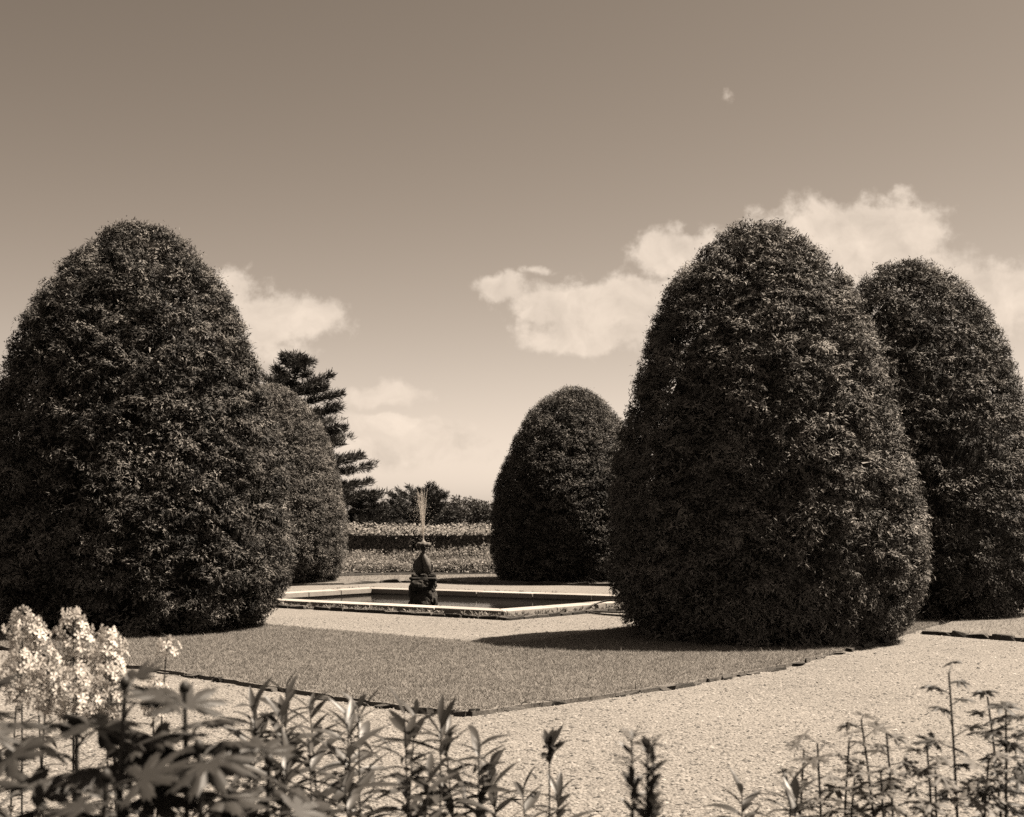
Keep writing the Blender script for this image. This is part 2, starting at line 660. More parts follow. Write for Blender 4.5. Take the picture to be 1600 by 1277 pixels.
# loose gravel stones on the near path
def gravel_stones(n):
    q = np.column_stack([rng.uniform(-7.5, 7.5, n), 7.0 + 15 * rng.random(n) ** 1.7])
    keep = ~inside(LAWN, q) & ~inside(LAWN2, q) & (np.abs(q[:, 0]) < q[:, 1] * 0.42 + 0.5) & ~inside(P_BED, q)
    q = q[keep]
    n = len(q)
    s = 0.0045 + 0.010 * rng.random(n) ** 3
    s = np.where(rng.random(n) > 0.988, s * 1.9, s)
    octa = np.array([(1, 0, 0), (0, 1, 0), (-1, 0, 0), (0, -1, 0), (0, 0, 1)], dtype=float)
    v = octa[None] + rng.normal(size=(n, 5, 3)) * 0.22
    ang = rng.uniform(0, 2 * math.pi, n)
    ca, sa = np.cos(ang), np.sin(ang)
    vx = v[..., 0] * 1.5
    x = ca[:, None] * vx - sa[:, None] * v[..., 1]
    y = sa[:, None] * vx + ca[:, None] * v[..., 1]
    v = np.stack([x, y, v[..., 2] * 0.75], -1) * s[:, None, None]
    v += np.column_stack([q, np.full(n, 0.002)])[:, None, :]
    f = np.array([(0, 1, 4), (1, 2, 4), (2, 3, 4), (3, 0, 4)])
    faces = (np.arange(n)[:, None, None] * 5 + f[None]).reshape(-1, 3)
    t = rng.random(n) ** 0.7
    o = np_obj('gravel_stones', [(v.reshape(-1, 3), faces, np.repeat(t, 5))], 'pebble', None, kind='stuff')
    tag(o, 'loose pale gravel stones spread over the path', 'gravel')


gravel_stones(86000)


# edging stones -----------------------------------------------------
def stone_meshes(n, mat, seed, jit=0.30):
    r = random.Random(seed)
    out = []
    for i in range(n):
        bm = bmesh.new()
        bmesh.ops.create_cube(bm, size=1)
        for v in bm.verts:
            v.co += Vector((r.uniform(-jit, jit), r.uniform(-jit, jit), r.uniform(-jit, jit)))
        bmesh.ops.bevel(bm, geom=bm.edges[:], offset=0.09, segments=1, affect='EDGES')
        me = bpy.data.meshes.new('edging_stone')
        bm.to_mesh(me); bm.free()
        me.materials.append(MATS[mat])
        out.append(me)
    return out


STONES = stone_meshes(8, 'edging_rock', 3)


def lay_edging(parent, line, name, lmin, lmax, hgt, dep, meshes, gap=0.12, zb=0.0, r=None, closed=False, jitter=0.03):
    r = r or random.Random(11)
    pts = [Vector((x, y, 0)) for x, y in line]
    if closed:
        pts.append(pts[0])
    for a, b in zip(pts, pts[1:]):
        L = (b - a).length
        d = (b - a).normalized()
        ang = math.atan2(d.y, d.x)
        s = 0.0
        while s < L - 0.05:
            ln = min(r.uniform(lmin, lmax), L - s)
            c = a + d * (s + ln / 2)
            s += ln + (r.uniform(0.05, 0.3) if r.random() < gap else 0.012)
            o = bpy.data.objects.new(name, r.choice(meshes))
            h = r.uniform(*hgt)
            dp = r.uniform(*dep)
            o.scale = (ln * 0.98, dp, h)
            nrm = Vector((d.y, -d.x, 0))
            o.location = c + nrm * r.uniform(-jitter, jitter) + Vector((0, 0, zb + h * 0.36))
            o.rotation_euler = (r.uniform(-.12, .12), r.uniform(-.08, .08), ang + r.uniform(-.1, .1) + (math.pi if r.random() < .5 else 0))
            link(o, parent)


r1 = random.Random(21)
LP = LAWN_PTS
lay_edging(lawn, [LP[15], LP[16], LP[17], LP[18], LP[19], LP[20], LP[0], LP[1], LP[2], LP[3], LP[4], LP[5]][1:],
           'edging_stone', 0.07, 0.26, (0.02, 0.055), (0.035, 0.10), STONES, 0.60, 0.0, r1, jitter=0.05)
lay_edging(lawn2, [(5.75, 18.75), (6.2, 18.2), (8.2, 15.7)], 'edging_stone', 0.3, 0.6, (0.06, 0.09), (0.05, 0.09), STONES, 0.05, 0.0, r1)
lay_edging(lawn3, [(-4.1, 32.95), (-3.25, 34.0), (-1.6, 33.9), (-0.5, 33.3), (2.4, 32.2)], 'edging_stone', 0.25, 0.6, (0.06, 0.11), (0.06, 0.12), STONES, 0.3, 0.0, r1)


# ------------------------------------------------------------------ pool
pool = empty('garden_pool', (PC[0], PC[1], 0))
tag(pool, 'sunken rectangular garden pool with pale stone coping', 'pool')
po = Vector((PC[0], PC[1], 0))
inv = Matrix.Translation(-po)


def prism(name, poly, z0, z1, mat, parent, bev=0.0):
    bm = bmesh.new()
    b = [bm.verts.new((x - PC[0], y - PC[1], z0)) for x, y in poly]
    t = [bm.verts.new((x - PC[0], y - PC[1], z1)) for x, y in poly]
    n = len(poly)
    bm.faces.new(t)
    bm.faces.new(b[::-1])
    for i in range(n):
        j = (i + 1) % n
        bm.faces.new((b[i], b[j], t[j], t[i]))
    bmesh.ops.recalc_face_normals(bm, faces=bm.faces)
    if bev:
        bmesh.ops.bevel(bm, geom=bm.edges[:], offset=bev, segments=2, affect='EDGES')
    return bm_obj(name, bm, mat, parent)


ZC = 0.10
for i in range(4):
    a, b = np.array(P_IN[i]), np.array(P_IN[(i + 1) % 4])
    A, B = np.array(P_COP[i]), np.array(P_COP[(i + 1) % 4])
    n = 5 if np.linalg.norm(b - a) > 5 else 4
    for k in range(n):
        f0, f1 = k / n, (k + 1) / n
        g0 = f0 + (0.0012 if k else 0); g1 = f1 - (0.0012 if k < n - 1 else 0)
        dz = random.uniform(-0.004, 0.004)
        q = [a + (b - a) * g0, a + (b - a) * g1, A + (B - A) * g1, A + (B - A) * g0]
        # the slab nose stands 3 cm proud of the wall below
        prism('coping_slab', [tuple(p) for p in q], 0.0 + dz, ZC + dz, 'coping', pool, 0.008)
    o1 = np.array(grow(P_IN, 0.03)); o2 = np.array(grow(P_IN, 0.36))
    q = [o1[i], o1[(i + 1) % 4], o2[(i + 1) % 4], o2[i]]
    prism('basin_wall', [tuple(p) for p in q], -0.85, 0.003, 'basin_concrete', pool)
prism('basin_floor', grow(P_IN, 0.3), -0.9, -0.84, 'basin_concrete', pool)
water = poly_sheet('pool_water', grow(P_IN, 0.05), -0.035, 'pool_water')

# planted strip round the pool with its own brick edging
bed = ring_sheet('pool_border', P_BED, P_COP, 0.012, 'soil')
BRICKS = stone_meshes(4, 'edging_rock', 9, 0.07)
e = grow(POOL, 0.96)
rb = random.Random(5)
lay_edging(bed, [e[3], e[0], e[1]], 'edging_brick', 0.24, 0.40, (0.05, 0.075), (0.05, 0.07), BRICKS, 0.04, 0.0, rb, jitter=0.012)
lay_edging(bed, [e[1], e[2], e[3]], 'edging_brick', 0.24, 0.40, (0.05, 0.075), (0.05, 0.07), BRICKS, 0.04, 0.0, rb, jitter=0.012)


def border_plants():
    ch = []
    e_in = grow(POOL, 0.56); e_out = grow(POOL, 0.90)
    P, A, L, W, T = [], [], [], [], []
    for i in range(4):
        a0, a1 = np.array(e_in[i]), np.array(e_in[(i + 1) % 4])
        b0, b1 = np.array(e_out[i]), np.array(e_out[(i + 1) % 4])
        ln = np.linalg.norm(a1 - a0)
        m = int(ln * 16)
        for k in range(m):
            s, t = rng.random(), rng.random()
            c = (a0 + (a1 - a0) * s) * (1 - t) + (b0 + (b1 - b0) * s) * t
            nl = rng.integers(10, 22)
            big = rng.uniform(0.4, 1.0)
            ang = rng.uniform(0, 2 * math.pi, nl)
            el = rng.uniform(0.1, 1.3, nl)
            ax = np.column_stack([np.cos(ang) * np.cos(el), np.sin(ang) * np.cos(el), np.sin(el)])
            P.append(np.column_stack([np.full((nl, 1), c[0]), np.full((nl, 1), c[1]), np.full((nl, 1), 0.012)]) + ax * 0.02)
            A.append(ax); L.append(rng.uniform(0.05, 0.12, nl) * big); W.append(rng.uniform(0.015, 0.035, nl) * big)
            T.append(np.clip(rng.normal(0.35 + 0.3 * rng.random(), 0.2, nl), 0, 1))
    P = np.concatenate(P); A = np.concatenate(A); L = np.concatenate(L); W = np.concatenate(W); T = np.concatenate(T)
    up = np.tile(np.array([0, 0, 1.0]), (len(P), 1)) + rng.normal(size=P.shape) * 0.3
    v, f = shards(P, A, up, L, W, 0.2)
    o = np_obj('border_plants', [(v, f, np.repeat(T, 4))], 'rose_leaf', None, kind='stuff')
    tag(o, 'low leafy plants filling the narrow strip round the pool coping', 'plants')


border_plants()


# ------------------------------------------------------------------ fountain
def lathe(profile, seg=20, wob=0.0, lobes=0, lobe_amp=0.0, seed=0):
    r = np.random.default_rng(seed)
    vs, fs = [], []
    for (rad, z) in profile:
        for j in range(seg):
            th = 2 * math.pi * j / seg
            rr = rad * (1 + lobe_amp * math.cos(lobes * th) + wob * r.normal())
            vs.append((rr * math.cos(th), rr * math.sin(th), z + wob * rad * 0.5 * r.normal()))
    for i in range(len(profile) - 1):
        for j in range(seg):
            k = (j + 1) % seg
            fs.append((i * seg + j, i * seg + k, (i + 1) * seg + k, (i + 1) * seg + j))
    return np.array(vs), np.array(fs)


FX, FY = -1.65, 25.0
fountain = empty('fountain', (FX, FY, -0.035))
tag(fountain, 'stone fish fountain on a rough dark rock pedestal in the pool', 'fountain')


def rock_block(name, cx, cy, cz, sx, sy, sz, seed, mat, parent, cuts=3, amp=0.05):
    bm = bmesh.new()
    bmesh.ops.create_cube(bm, size=1)
    bmesh.ops.subdivide_edges(bm, edges=bm.edges[:], cuts=cuts, use_grid_fill=True)
    n1 = SineNoise(seed, 0.45); n2 = SineNoise(seed + 1, 0.13)
    co = np.array([v.co[:] for v in bm.verts])
    rad = np.linalg.norm(co, axis=1, keepdims=True)
    co = co * (0.55 + 0.45 * (0.62 / np.maximum(rad, .4)))
    p = co * np.array([sx, sy, sz])
    d = n1(p + seed) * amp + n2(p + seed) * amp * 0.5
    p = p + unit(p) * d[:, None]
    for v, q in zip(bm.verts, p):
        v.co = Vector(q) + Vector((cx, cy, cz))
    return bm_obj(name, bm, mat, parent)


# stacked rough stones
rr = random.Random(8)
for lay, (zc, rad, cnt, hh) in enumerate([(-0.25, 0.20, 5, 0.42), (0.05, 0.19, 5, 0.26), (0.24, 0.185, 5, 0.24), (0.42, 0.18, 5, 0.20)]):
    for k in range(cnt):
        th = 2 * math.pi * (k + 0.5 * lay) / cnt + rr.uniform(-.15, .15)
        o = rock_block('pedestal_rock', math.cos(th) * rad * 0.62, math.sin(th) * rad * 0.62, zc,
                       rr.uniform(.24, .31), rr.uniform(.24, .31), hh * rr.uniform(1.0, 1.15), 30 + lay * 7 + k, 'fountain_rock', fountain, 4, 0.03)
slab = rock_block('pedestal_rock', 0, 0, 0.53, 0.50, 0.46, 0.08, 77, 'fountain_rock', fountain, 5, 0.02)
for k in range(7):
    th = 2 * math.pi * k / 7 + 0.3
    rock_block('pedestal_rock', math.cos(th) * 0.17, math.sin(th) * 0.16, 0.585, rr.uniform(.09, .14), rr.uniform(.08, .12), rr.uniform(.05, .09), 90 + k, 'fountain_rock', fountain, 2, 0.015)

# two fishes standing on their heads, tails twined under the bowl
for s in (-1, 1):
    ts = np.linspace(0, 1, 22)
    pts, rad = [], []
    for t in ts:
        ang = s * 0.25 + t * t * 1.6
        off = 0.082 * math.sin(math.pi * min(1, t * 1.05 + 0.16)) ** 0.8
        ca, sa = math.cos(ang), math.sin(ang)
        pts.append((s * off * ca, -s * off * sa * 0.6 - 0.015, 0.57 + t * 0.54))
        rad.append(np.interp(t, [0, .06, .2, .4, .62, .82, 1], [.026, .062, .088, .09, .062, .036, .028]))
    v, f = tube(pts, rad, 14)
    fish = np_obj('stone_fish', [(v, f, None)], 'statue_stone', fountain, smooth=True)
    # fin along the outer back, and tail fan
    fin_v, fin_f = [], []
    for i, t in enumerate(ts[4:16]):
        p = np.array(pts[4 + i]); o_ = np.array([s, -0.25, 0]); o_ /= np.linalg.norm(o_)
        hgt = 0.03 * math.sin(math.pi * i / 11) + 0.004 * (i % 2)
        fin_v += [p + o_ * (rad[4 + i] * .9) + np.array([0, .006, 0]), p + o_ * (rad[4 + i] + hgt), p + o_ * (rad[4 + i] * .9) - np.array([0, .006, 0])]
        if i:
            b = 3 * i
            fin_f += [(b - 3, b - 2, b + 1, b), (b - 2, b - 1, b + 2, b + 1)]
    np_obj('fin', [(np.array(fin_v), np.array(fin_f), None)], 'statue_stone', fish)
    ev, ef = lathe([(0.002, -.012), (0.011, -.006), (.012, .002), (.002, .01)], 8)
    ev = ev + np.array(pts[3]) + np.array([s * 0.03, -rad[3] * 0.95, 0])
    np_obj('eye', [(ev, ef, None)], 'statue_stone', fish)
v, f = lathe([(.0, .93), (.045, .935), (.05, .965), (.06, .985), (.095, .995), (.122, 1.02), (.128, 1.055), (.118, 1.085), (.09, 1.09), (.06, 1.07), (0.0, 1.07)], 36, 0.012, 9, 0.08, 4)
v[:, 2] += 0.12
np_obj('bowl', [(v, f, None)], 'bowl_stone', fountain, smooth=True)
v, f = lathe([(.0, 1.06), (.05, 1.07), (.052, 1.10), (.03, 1.115), (.016, 1.13), (.014, 1.16), (0.0, 1.162)], 16, 0.02, 5, 0.06, 6)
v[:, 2] += 0.12
np_obj('nozzle', [(v, f, None)], 'bowl_stone', fountain, smooth=True)
# the jet: separate thin streams that rise, lean apart and break into drops
rj = np.random.default_rng(12)
for k in range(15):
    az = 2 * math.pi * k / 15 + rj.uniform(-.2, .2)
    lean = rj.uniform(0.02, 0.125)
    H = rj.uniform(0.66, 0.97)
    ts = np.linspace(0, 1, 14)
    dirx = math.cos(az) * lean + (-0.06 if k % 3 == 0 else 0)
    pts = [(dirx * t * 1.0 + 0.004 * math.cos(az), math.sin(az) * lean * t + 0.004 * math.sin(az), 1.27 + H * (1 - (1 - t) ** 1.7)) for t in ts]
    rad = [0.0042 * (1 - 0.35 * t) for t in ts]
    v, f = tube(pts, rad, 6)
    np_obj('water_stream', [(v, f, None)], 'jet_water', fountain, smooth=True)
n = 800
t = rj.random(n)
az = rj.uniform(0, 2 * math.pi, n)
up = rj.random(n) < 0.55
rad_ = np.where(up, rj.uniform(0.0, 0.16, n) * t + 0.01, rj.uniform(0.05, 0.28, n))
zz = np.where(up, 1.35 + 0.80 * t, 1.25 + 0.85 * rj.random(n) ** 0.8 - 0.5 * (rad_ / 0.28) * rj.random(n))
c = np.column_stack([rad_ * np.cos(az) - 0.05 * (zz - 1.1), rad_ * np.sin(az), zz])
s = rj.uniform(0.002, 0.0042, n)
oc = np.array([(1, 0, 0), (-1, 0, 0), (0, 1, 0), (0, -1, 0), (0, 0, 1.8), (0, 0, -1.8)])
of = np.array([(0, 2, 4), (2, 1, 4), (1, 3, 4), (3, 0, 4), (2, 0, 5), (1, 2, 5), (3, 1, 5), (0, 3, 5)])
v = (c[:, None] + oc[None] * s[:, None, None]).reshape(-1, 3)
f = (np.arange(n)[:, None, None] * 6 + of[None]).reshape(-1, 3)
np_obj('water_drops', [(v, f, None)], 'jet_water', fountain, kind='stuff')


# garden hose ---------------------------------------------------------
def hose():
    key = np.array([(4.6, 21.4, .02), (3.4, 21.35, .02), (2.6, 21.5, .02), (1.95, 21.95, .02), (1.45, 22.55, .02), (1.25, 23.15, .03), (1.38, 23.65, .08),
                    (1.7, 23.85, .16), (1.98, 23.5, .16), (2.1, 23.1, .10), (2.08, 22.8, .05), (1.8, 22.75, .03), (1.5, 22.9, .03)])
    out = []
    for i in range(len(key) - 1):
        p0 = key[max(i - 1, 0)]; p1 = key[i]; p2 = key[i + 1]; p3 = key[min(i + 2, len(key) - 1)]
        for t in np.linspace(0, 1, 7, endpoint=False):
            out.append(0.5 * ((2 * p1) + (-p0 + p2) * t + (2 * p0 - 5 * p1 + 4 * p2 - p3) * t * t + (-p0 + 3 * p1 - 3 * p2 + p3) * t ** 3))
    out.append(key[-1])
    root = empty('garden_hose', (1.5, 22.9, 0))
    tag(root, 'dark rubber garden hose looped on the gravel beside the pool', 'hose')
    off = np.array([1.5, 22.9, 0])
    v, f = tube(np.array(out) - off, [0.016] * len(out), 8)
    np_obj('hose_tube', [(v, f, None)], 'hose_rubber', root, smooth=True)
    d = key[-1] - key[-2]; d /= np.linalg.norm(d)
    v, f = tube([key[-1] - off - d * .01, key[-1] - off + d * .03, key[-1] - off + d * .12], [0.02, 0.019, 0.010], 8)
    np_obj('hose_nozzle', [(v, f, None)], 'statue_stone', root, smooth=True)


hose()

# ------------------------------------------------------------------ clipped yews
PROF_Z = np.array([0.0, .044, .133, .266, .40, .488, .525, .634, .746, .846, .913, .968, .99, 1.0])
PROF_R = np.array([.84, .92, 1.0, .988, .955, .917, .893, .82, .715, .575, .42, .25, .14, 0.0])


def clipped_yew(loc, H, RR, label, seed, clumps, per, leaf, mat='yew', rough=1.0, PROF_Z=PROF_Z, PROF_R=PROF_R, lean=0.0):
    r = np.random.default_rng(seed)
    root = empty('clipped_yew', loc)
    tag(root, label, 'topiary', 'egg shaped clipped yews round the pool court')
    low = SineNoise(seed + 1, 1.6); mid = SineNoise(seed + 2, 0.55)

    def surf(u, th):
        rad = np.interp(u, PROF_Z, PROF_R) * RR
        p = np.column_stack([rad * np.cos(th), rad * np.sin(th), u * H])
        return p, rad

    # area-uniform sampling over height by arc length
    uu = np.linspace(0, 1, 600)
    rr_ = np.interp(uu, PROF_Z, PROF_R) * RR
    ds = np.sqrt(np.diff(rr_) ** 2 + (np.diff(uu) * H) ** 2)
    wgt = np.concatenate([[0], np.cumsum(ds * (rr_[1:] + rr_[:-1]) * 0.5)])
    wgt /= wgt[-1]
    # stratified so that the surface is evenly covered
    k = (np.arange(clumps) + r.random(clumps)) / clumps
    u = np.interp(k, wgt, uu)
    th = (np.arange(clumps) * 2.399963 + r.normal(size=clumps) * 0.35) % (2 * math.pi)
    p, rad = surf(u, th)
    e = 1e-3
    p2, _ = surf(np.clip(u + e, 0, 1), th)
    p1, _ = surf(np.clip(u - e, 0, 1), th)
    tz = unit(p2 - p1)
    tth = np.column_stack([-np.sin(th), np.cos(th), np.zeros(clumps)])
    nrm = unit(np.cross(tth, tz))
    sc = leaf / 0.055
    prot = np.minimum(low(p) * 0.05 * rough + mid(p) * 0.08 * rough + r.normal(size=clumps) * 0.055 * rough, 0.05)
    prot -= 0.10 * rough * np.clip(SineNoise(seed + 6, 1.2)(p) - 0.75, 0, 1)
    size = np.clip(r.lognormal(0, 0.30, clumps), 0.55, 1.8)
    p = p + nrm * (prot - 0.20 * sc * size)[:, None]
    p[:, 2] = np.maximum(p[:, 2], 0.08)
    # every clump is a ledge of sprays: long outwards and sideways, thin in height, tips drooping
    cdir = unit(nrm + np.array([0, 0, 0.10]) + r.normal(size=(clumps, 3)) * 0.25)
    lat = unit(np.cross(cdir, r.normal(size=(clumps, 3)) * 0.55 + np.array([0, 0, 1.0])))
    flat = np.cross(lat, cdir)
    flat = np.where(flat[:, 2:3] < 0, -flat, flat)
    ctone = np.clip(r.beta(1.0, 1.75, clumps) + 0.10 * SineNoise(seed + 4, 0.8)(p), 0.02, 1)
    gap = SineNoise(seed + 3, 0.42)(p)
    dens = np.clip((per * (1.0 + 0.30 * gap) * size).astype(int), int(per * 0.5), per * 2)
    # fewer sprays on the far side, which only the fields behind look at
    away = (nrm[:, 0] * loc[0] + nrm[:, 1] * loc[1]) / math.hypot(loc[0], loc[1])
    dens = np.where(away > 0.45, dens // 3, dens)
    idx = np.repeat(np.arange(clumps), dens)
    n = len(idx)
    C = cdir[idx]; T1 = lat[idx]; B = flat[idx]
    sz = (size[idx] * sc)[:, None]
    d3 = unit(r.normal(size=(n, 3)))
    d3[:, 0] = np.abs(d3[:, 0])
    flip = (d3[:, 2] < 0) & (r.random(n) < 0.6)
    d3[flip, 2] *= -1
    along = d3[:, 0]
    # serrated edge: the ledge breaks up into sprigs
    ang = np.arctan2(d3[:, 1], d3[:, 0])
    ser = 1 + 0.22 * np.sin(ang * 9 + idx * 1.7)
    rr3 = ((0.80 + 0.24 * r.random(n)) * ser)[:, None]
    off = C * d3[:, :1] * 0.23 + T1 * d3[:, 1:2] * 0.18 + B * (d3[:, 2] * 0.085 - 0.05 * along ** 2)[:, None]
    pos = p[idx] + off * rr3 * sz
    out = unit(C * d3[:, :1] * 1.0 + T1 * d3[:, 1:2] * 0.7 + B * d3[:, 2:3] * 1.25)
    nl = unit(out + r.normal(size=(n, 3)) * 0.26)
    rad = unit(C * d3[:, :1] + T1 * d3[:, 1:2] + r.normal(size=(n, 3)) * 0.45)
    axis = unit(rad - nl * (rad * nl).sum(1, keepdims=True) * 0.8)
    L = r.uniform(0.6, 1.4, n) * leaf * 0.86
    W = L * r.uniform(0.22, 0.38, n)
    # loose inner twigs behind the mounds
    m = clumps * 13
    um = np.interp(r.random(m), wgt, uu)
    tm = r.uniform(0, 2 * math.pi, m)
    pm, _ = surf(um, tm)
    depth = r.uniform(0.13, 0.42, m)
    hr = np.maximum(np.linalg.norm(pm[:, :2], axis=1), 0.05)
    pm[:, :2] *= np.maximum(0.03, 1 - depth / hr)[:, None]
    pm[:, 2] = np.maximum(pm[:, 2] - depth * 0.6 * (um > 0.8), 0.08)
    pos = np.concatenate([pos, pm])
    axis = np.concatenate([axis, unit(r.normal(size=(m, 3)))])
    nl = np.concatenate([nl, unit(r.normal(size=(m, 3)))])
    L = np.concatenate([L, r.uniform(1.2, 2.4, m) * leaf])
    W = np.concatenate([W, r.uniform(0.4, 0.8, m) * leaf])
    along = np.concatenate([along, r.random(m)])
    idx = np.concatenate([idx, r.integers(0, clumps, m)])
    n += m
    # the shears: whatever grows past the clipped outline is cut away
    tip = pos + axis * L[:, None]
    fuzz = 0.012 + r.exponential(0.016, n) * (0.6 + rough)
    rho = np.hypot(tip[:, 0], tip[:, 1])
    ok = rho < np.interp(tip[:, 2] / (H + fuzz), PROF_Z, PROF_R, right=-1) * RR + fuzz
    pos, axis, nl, L, W, idx, along = pos[ok], axis[ok], nl[ok], L[ok], W[ok], idx[ok], along[ok]
    n = len(pos)
    v, f = needles(pos, axis, nl, L, W)
    v[:, 0] += lean * v[:, 2] / H
    bul = SineNoise(seed + 9, 3.4)(v) * 0.022
    v[:, :2] *= (1 + bul)[:, None]
    keep_low = v[:, 2] < 0.02
    v[keep_low, 2] = 0.02
    tn = np.clip(ctone[idx] + 0.10 * (along - .5) + r.normal(size=n) * 0.12, 0, 1)
    chunks = [(v, f, np.repeat(tn, 3))]
    # inner body, toned dark to paint the shade within the crown
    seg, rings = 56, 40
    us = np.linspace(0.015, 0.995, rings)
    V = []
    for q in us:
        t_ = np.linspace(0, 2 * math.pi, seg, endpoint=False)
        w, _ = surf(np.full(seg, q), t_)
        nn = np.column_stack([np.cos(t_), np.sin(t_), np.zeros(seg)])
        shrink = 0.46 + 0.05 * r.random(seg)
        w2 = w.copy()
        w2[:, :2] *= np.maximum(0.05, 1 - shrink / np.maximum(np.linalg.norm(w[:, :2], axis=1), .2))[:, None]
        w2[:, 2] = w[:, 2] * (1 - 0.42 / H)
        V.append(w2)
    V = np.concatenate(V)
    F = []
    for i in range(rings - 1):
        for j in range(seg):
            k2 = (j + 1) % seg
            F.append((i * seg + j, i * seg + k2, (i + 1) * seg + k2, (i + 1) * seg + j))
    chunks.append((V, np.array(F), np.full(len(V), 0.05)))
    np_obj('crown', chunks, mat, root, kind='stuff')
    v, f = tube([(0, 0, -0.05), (0.02, 0, H * .25), (0, 0.03, H * .5), (0, 0, H * .8)], [.16, .13, .09, .03], 10)
    np_obj('trunk', [(v, f, None)], 'bark', root, smooth=True)
    return root


FULL_Z = np.array([0.0, .05, .13, .31, .46, .60, .668, .75, .823, .88, .925, .965, .988, 1.0])
FULL_R = np.array([.90, .95, 1.0, 1.0, .977, .87, .79, .70, .60, .49, .385, .25, .14, 0.0])
clipped_yew((3.38, 18.05, 0.03), 5.58, 2.06, 'tall dark clipped yew whose shadow falls on the lawn tip, bulging to one side', 101, 2300, 215, 0.055, 'yew', 1.15, lean=-0.12)
clipped_yew((-5.52, 19.6, 0.03), 5.90, 2.22, 'tall broad clipped yew behind the white flowers, on the lawn', 202, 2600, 205, 0.055, 'yew_old', 1.1, lean=0.08)
clipped_yew((6.66, 22.7, 0.03), 6.02, 2.24, 'clipped yew standing close behind the big dark one at the path edge', 303, 2100, 170, 0.058, 'yew', 1.1)
clipped_yew((1.56, 34.9, 0.03), 5.05, 2.12, 'smooth closely clipped yew alone beyond the pool, before the hedge', 404, 2700, 110, 0.058, 'yew', 0.55, FULL_Z, FULL_R)
clipped_yew((-6.1, 33.9, 0.03), 5.03, 1.98, 'smooth closely clipped yew beyond the pool with the tall pine behind it', 505, 2600, 110, 0.058, 'yew_old', 0.55)
clipped_yew((5.7, 31.0, 0.03), 4.9, 1.8, 'clipped yew beyond the pool corner, behind the big dark yew', 606, 1100, 40, 0.08, 'yew', 0.6)


# ------------------------------------------------------------------ boundary hedge
def hedge(name, label, x0, x1, yf, yb, zf, zb, seed, n, dens_front):
    r = np.random.default_rng(seed)
    root = empty(name, ((x0 + x1) / 2, yf, 0.0))
    tag(root, label, 'hedge')
    W = x1 - x0
    prof = np.array([(0.12, 0.0), (0.10, zf * .5), (0.06, zf * .86), (-0.04, zf * .96), (0.04, zf + .03), ((yb - yf) * .55, zb - .06), ((yb - yf) * .85, zb), (yb - yf, zb - .1), (yb - yf + .05, 0)])
    seglen = np.linalg.norm(np.diff(prof, axis=0), axis=1)
    cum = np.concatenate([[0], np.cumsum(seglen)]); tot = cum[-1]
    s = r.random(n) * (tot * 0.78)
    k = np.clip(np.searchsorted(cum, s) - 1, 0, len(prof) - 2)
    fr = (s - cum[k]) / seglen[k]
    q = prof[k] * (1 - fr)[:, None] + prof[k + 1] * fr[:, None]
    d = (prof[k + 1] - prof[k]) / seglen[k][:, None]
    nn = np.column_stack([np.zeros(n), -d[:, 1], d[:, 0]])
    p = np.column_stack([r.uniform(-W / 2, W / 2, n), q[:, 0], q[:, 1]])
    nz = SineNoise(seed, 0.7)
    p = p + nn * (nz(p) * 0.05 + r.normal(size=n) * 0.03)[:, None]
    nl = unit(nn + r.normal(size=(n, 3)) * 0.20)
    axis = unit(np.cross(nl, r.normal(size=(n, 3))) + nl * 0.2)
    L = r.uniform(0.05, 0.13, n); Wd = L * r.uniform(0.5, 0.75, n)
    v, f = shards(p, axis, nl, L, Wd, 0.15)
    ch = [(v, f, np.repeat(np.clip(0.5 + .25 * nz(p) + r.normal(size=n) * .2, 0, 1), 4))]
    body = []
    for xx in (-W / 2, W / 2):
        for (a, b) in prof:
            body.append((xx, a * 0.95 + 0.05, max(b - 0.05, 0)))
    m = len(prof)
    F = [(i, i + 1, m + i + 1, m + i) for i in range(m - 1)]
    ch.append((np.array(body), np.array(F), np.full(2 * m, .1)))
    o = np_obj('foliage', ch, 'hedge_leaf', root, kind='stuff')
    for k in range(max(2, int(W / 2.5))):
        x = -W / 2 + 1 + k * 2.5
        v, f = tube([(x, (yb - yf) * .5, -.05), (x + .05, (yb - yf) * .5, zb * .8)], [.05, .02], 6)
        np_obj('trunk', [(v, f, None)], 'bark', root)


hedge('boundary_hedge', 'clipped hedge, the loosely grown stretch behind the roses', -22, -3.35, 44.9, 47.6, 1.14, 1.38, 61, 34000, 1)
hedge('boundary_hedge', 'clipped hedge, the dark set back stretch behind the fountain', -3.35, 20, 45.9, 47.9, 1.13, 1.37, 62, 30000, 1)


